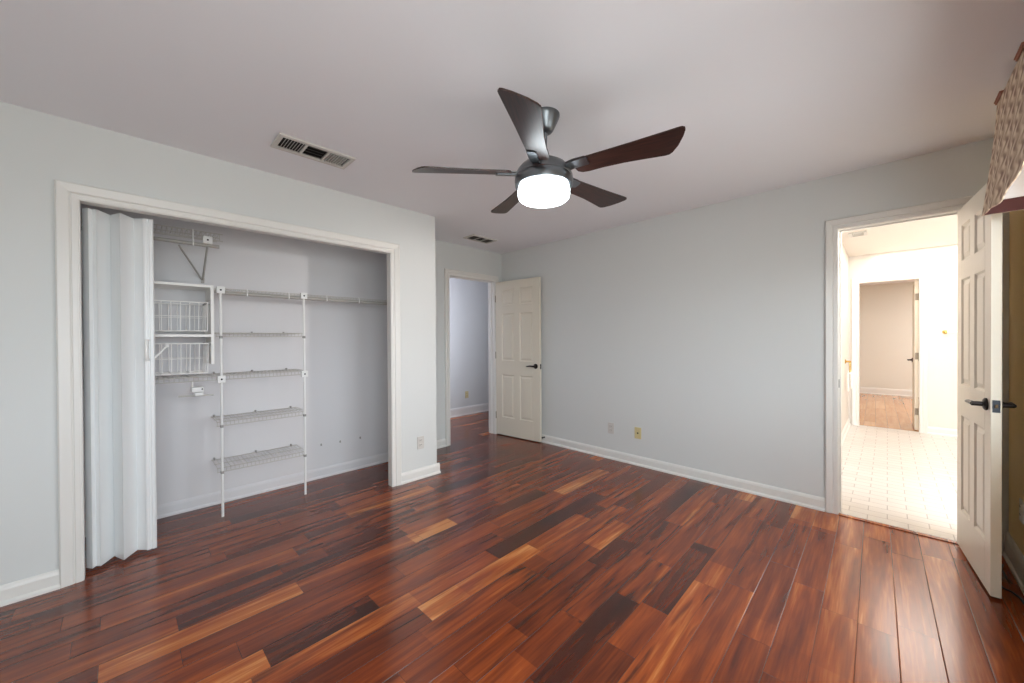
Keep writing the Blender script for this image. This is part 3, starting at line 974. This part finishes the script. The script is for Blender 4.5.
def register(name, label, cx, cy, ly, lx, three=True, n=7, nm=4, dark=True, all_dark=False):
    """long side along y"""
    t = thing(name, label, 'vent', (cx, cy, H), 0)
    fr = MB()
    x0, x1, y0, y1 = cx-lx/2, cx+lx/2, cy-ly/2, cy+ly/2
    w = 0.026
    z0, z1 = H-0.013, H
    for a in ((x0, x0+w, y0, y1), (x1-w, x1, y0, y1), (x0+w, x1-w, y0, y0+w), (x0+w, x1-w, y1-w, y1)):
        fr.box(*a, z0, z1, 0.002, 1)
    ix0, ix1, iy0, iy1 = x0+w, x1-w, y0+w, y1-w
    s = (iy1-iy0)/3 if three else 0
    if three:
        for yy in (iy0+s, iy0+2*s):
            fr.box(ix0, ix1, yy-0.006, yy+0.006, z0+0.001, z1)
    fr.build('frame', M['vent'], t)
    MB().box(ix0, ix1, iy0, iy1, H-0.0012, H-0.0002).build('duct_shade_sheet', M['dark'], t)  # flat dark sheet painted as duct shade; the ceiling has no hole
    if three:
        for lo, tilt in ((iy0, -0.006), (iy0+2*s, 0.0015)):
            for k_ in range(n):
                yy = lo+0.010+(s-0.02)*(k_+0.5)/n
                sl = MB()
                q = [(ix0, yy-0.0014-tilt/2, H-0.0015), (ix0, yy+0.0014-tilt/2, H-0.0015), (ix0, yy+0.0014+tilt/2, H-0.012), (ix0, yy-0.0014+tilt/2, H-0.012)]
                sl.loop_sweep([[Vector(v) for v in q], [Vector((ix1, v[1], v[2])) for v in q]])
                sl.build('slat', M['vent_shaded'] if all_dark else M['vent'], t)
        for k_ in range(nm):
            xx = ix0+(ix1-ix0)*(k_+0.5)/nm
            sl = MB()
            q = [(xx-0.010, H-0.0015), (xx-0.0075, H-0.0015), (xx+0.010, H-0.011), (xx+0.0075, H-0.011)]
            sl.loop_sweep([[Vector((a_, yy, c_)) for a_, c_ in q] for yy in (iy0+s+0.006, iy0+2*s-0.006)])
            sl.build('slat', M['vent_shaded'] if dark else M['vent'], t)
    else:
        for k_ in range(n):
            yy = iy0+(iy1-iy0)*(k_+0.5)/n
            MB().box(ix0, ix1, yy-0.004, yy+0.004, H-0.007, H-0.0015).build('slat', M['vent'], t)
    return t


register('ceiling_vent', 'long ceiling vent with three sets of louvers above the closet', -2.512, 0.81, 0.43, 0.20)
register('ceiling_vent', 'small dark ceiling vent above the hall doorway', -3.345, 2.862, 0.36, 0.19, True, 6, 4, True, True)
register('ceiling_vent', 'small grille on the bright bathroom ceiling', -0.236, 5.78, 0.22, 0.15, False, 6)

# ------------------------------------------------------------------ wall plates


def plate(name, label, cat, center, normal, mat, duplex=True, group=None):
    """normal: 'x+','x-','y-' = way the plate faces"""
    c = Vector(center)
    t = thing(name, label, cat, center, 0, group)

    def bx(mb, a0, a1, d0, d1, z0, z1, bev=0.0):
        if normal == 'x+':
            mb.box(c.x+d0, c.x+d1, c.y+a0, c.y+a1, c.z+z0, c.z+z1, bev)
        elif normal == 'x-':
            mb.box(c.x-d1, c.x-d0, c.y+a0, c.y+a1, c.z+z0, c.z+z1, bev)
        else:
            mb.box(c.x+a0, c.x+a1, c.y-d1, c.y-d0, c.z+z0, c.z+z1, bev)
        return mb
    bx(MB(), -0.035, 0.035, 0, 0.006, -0.0575, 0.0575, 0.002).build('cover_plate', mat, t)
    if duplex:
        for zc in (0.021, -0.021):
            s = bx(MB(), -0.017, 0.017, 0.004, 0.0085, zc-0.014, zc+0.014, 0.002).build('socket', mat, t)
            sl = bx(MB(), -0.009, -0.006, 0.008, 0.009, zc-0.003, zc+0.007)
            bx(sl, 0.006, 0.009, 0.008, 0.009, zc-0.003, zc+0.007)
            sl.build('slot', M['dark'], s)
    else:
        mbj = MB()
        ax = 'x' if normal[0] == 'x' else 'y'
        sg = 1 if normal == 'x+' else -1
        mbj.lathe([(0, sg*0.014), (0.005, sg*0.014), (0.005, sg*0.008), (0.008, sg*0.008), (0.008, sg*0.005)], c, ax, 14)
        mbj.build('cable_jack', M['screw'], t)
    return t


plate('wall_outlet', 'pale outlet on the short wall right of the closet', 'outlet', (XC, 1.869, 0.327), 'x+', M['pale_plate'])
plate('wall_outlet', 'pale grey outlet on the back wall, left of the ivory plate', 'outlet', (-2.08, YB, 0.324), 'y-', M['pale_plate'])
plate('cable_plate', 'ivory cable jack plate on the back wall', 'wall plate', (-1.777, YB, 0.323), 'y-', M['ivory'], False)
plate('wall_outlet', 'outlet on the hall wall seen through the doorway', 'outlet', (-5.06, 4.0, 0.339), 'x+', M['ivory'])
plate('wall_outlet', 'white outlet on the golden wall behind the bathroom door', 'outlet', (XR, 3.262, 0.362), 'x-', M['plastic'])

cd = MB().tube([(0.455, 3.40, 0.005), (0.425, 3.26, 0.005), (0.408, 3.13, 0.005), (0.414, 3.085, 0.005), (0.440, 3.066, 0.005), (0.458, 3.02, 0.005), (0.464, 2.90, 0.005), (0.462, 2.4, 0.005), (0.465, 1.9, 0.005)], 0.0045, 8)
tag(cd.build('power_cord', M['rubber'], at=(0.44, 3.07, 0.0), smooth=True), 'thin black cord on the floor behind the open bathroom door', 'cord')

# ------------------------------------------------------------------ valance over the window
VY1, VY0 = 2.85, 0.70
val = thing('window_valance', 'woven brown fabric valance hanging above the window at the right edge', 'valance', (XR, (VY0+VY1)/2, 2.35))


def vx(y, tt):
    """face of the cloth: tt 0 at the top, 1 at the bottom"""
    return 0.362-0.044*tt**1.3+0.003*tt*math.sin(y*21.0)


def vbot(y):
    d = VY1-y
    return 1.845-0.034*math.exp(-((d-0.42)/0.24)**2)+0.014*min(1, max(0, d-0.7)/0.3)+0.010*math.sin(max(0, d-0.9)*7)


ny_, nz_ = 110, 14
mb = MB()
front, back = [], []
for i in range(ny_+1):
    y = VY1-(VY1-VY0)*i/ny_
    rf, rb = [], []
    for j in range(nz_+1):
        tt = j/nz_
        z = 2.352+(vbot(y)-2.352)*tt
        rf.append(mb.bm.verts.new((vx(y, tt), y, z)))
        rb.append(mb.bm.verts.new((vx(y, tt)+0.004, y, z)))
    front.append(rf)
    back.append(rb)
for i in range(ny_):
    for j in range(nz_):
        mb.bm.faces.new((front[i][j], front[i+1][j], front[i+1][j+1], front[i][j+1]))
        mb.bm.faces.new((back[i][j], back[i][j+1], back[i+1][j+1], back[i+1][j]))
    mb.bm.faces.new((front[i][nz_], front[i+1][nz_], back[i+1][nz_], back[i][nz_]))
    mb.bm.faces.new((front[i][0], back[i][0], back[i+1][0], front[i+1][0]))
for i in (0, ny_):
    for j in range(nz_):
        mb.bm.faces.new((front[i][j], front[i][j+1], back[i][j+1], back[i][j]))
mb.build('front_cloth', M['valance'], val, smooth=True)
# return at the end: woven outside, white and dark red inside
ret, lin1, lin2 = MB(), MB(), MB()


def strip(m_, y0, y1, zt, zb):
    for j in range(6):
        t0, t1 = j/6, (j+1)/6
        za, zb_ = zt+(zb-zt)*t0, zt+(zb-zt)*t1
        f0, f1 = (2.352-za)/(2.352-1.845), (2.352-zb_)/(2.352-1.845)
        m_.loop_sweep([[Vector((vx(VY1, f0)+0.005, y0, za)), Vector((XR, y0, za)), Vector((XR, y1, za)), Vector((vx(VY1, f0)+0.005, y1, za))],
                       [Vector((vx(VY1, f1)+0.005, y0, zb_)), Vector((XR, y0, zb_)), Vector((XR, y1, zb_)), Vector((vx(VY1, f1)+0.005, y1, zb_))]])


strip(ret, VY1-0.004, VY1, 2.352, 1.845)
ret.build('end_return', M['valance'], val)
strip(lin1, VY1-0.009, VY1-0.005, 2.33, 1.905)
lin1.build('lining', M['white_cloth'], val)
strip(lin2, VY1-0.010, VY1-0.005, 1.904, 1.846)
lin2.build('lining_band', M['red_cloth'], val)
MB().box(0.366, XR, VY0, VY1-0.012, 2.330, 2.350).build('mounting_board', M['trim'], val)
for i in range(6):
    y = VY1-0.02-i*0.39
    MB().box(0.350, 0.420, y-0.12, y, 2.350, 2.356, 0.0015).box(0.354, 0.359, y-0.12, y, 2.342, 2.352, 0.0015).build('tab', M['tab'], val)

# ------------------------------------------------------------------ bathroom fittings
tw = thing('towel_ring', 'brass ring holder with a white towel on the left bathroom wall', 'towel holder', (BL, 6.69, 0.95))
MB().lathe([(0, 0), (0.028, 0), (0.028, 0.008), (0.012, 0.014), (0.011, 0.055), (0.016, 0.06), (0, 0.062)], (BL, 6.69, 0.95), 'x', 20).build('post', M['brass'], tw, smooth=True)
rg = [(BL+0.05, 6.69+0.075*math.sin(2*math.pi*i/24), 0.872+0.075*math.cos(2*math.pi*i/24)) for i in range(25)]
MB().tube(rg, 0.005, 8).build('ring', M['brass'], tw, smooth=True)
tl = MB()
tl.box(BL+0.028, BL+0.044, 6.635, 6.745, 0.56, 0.800, 0.006).box(BL+0.058, BL+0.074, 6.635, 6.745, 0.60, 0.800, 0.006).box(BL+0.030, BL+0.072, 6.637, 6.743, 0.788, 0.814, 0.008)
tag(tl.build('hand_towel', M['towel'], at=(BL+0.05, 6.69, 0.56)), 'white hand towel hanging from the brass ring in the bathroom', 'towel')

tb = thing('towel_bar', 'brass ended towel bar on the far bathroom wall right of the doorway', 'towel bar', (0.524, YF, 1.332))
for x in (0.524, 1.12):
    MB().lathe([(0, 0), (0.024, 0), (0.024, -0.008), (0.010, -0.014), (0.010, -0.06), (0.015, -0.066), (0, -0.07)], (x, YF, 1.332), 'y', 20).build('post', M['brass'], tb, smooth=True)
MB().tube([(0.524, YF-0.058, 1.332), (1.12, YF-0.058, 1.332)], 0.009, 12).build('bar', M['plastic'], tb, smooth=True)
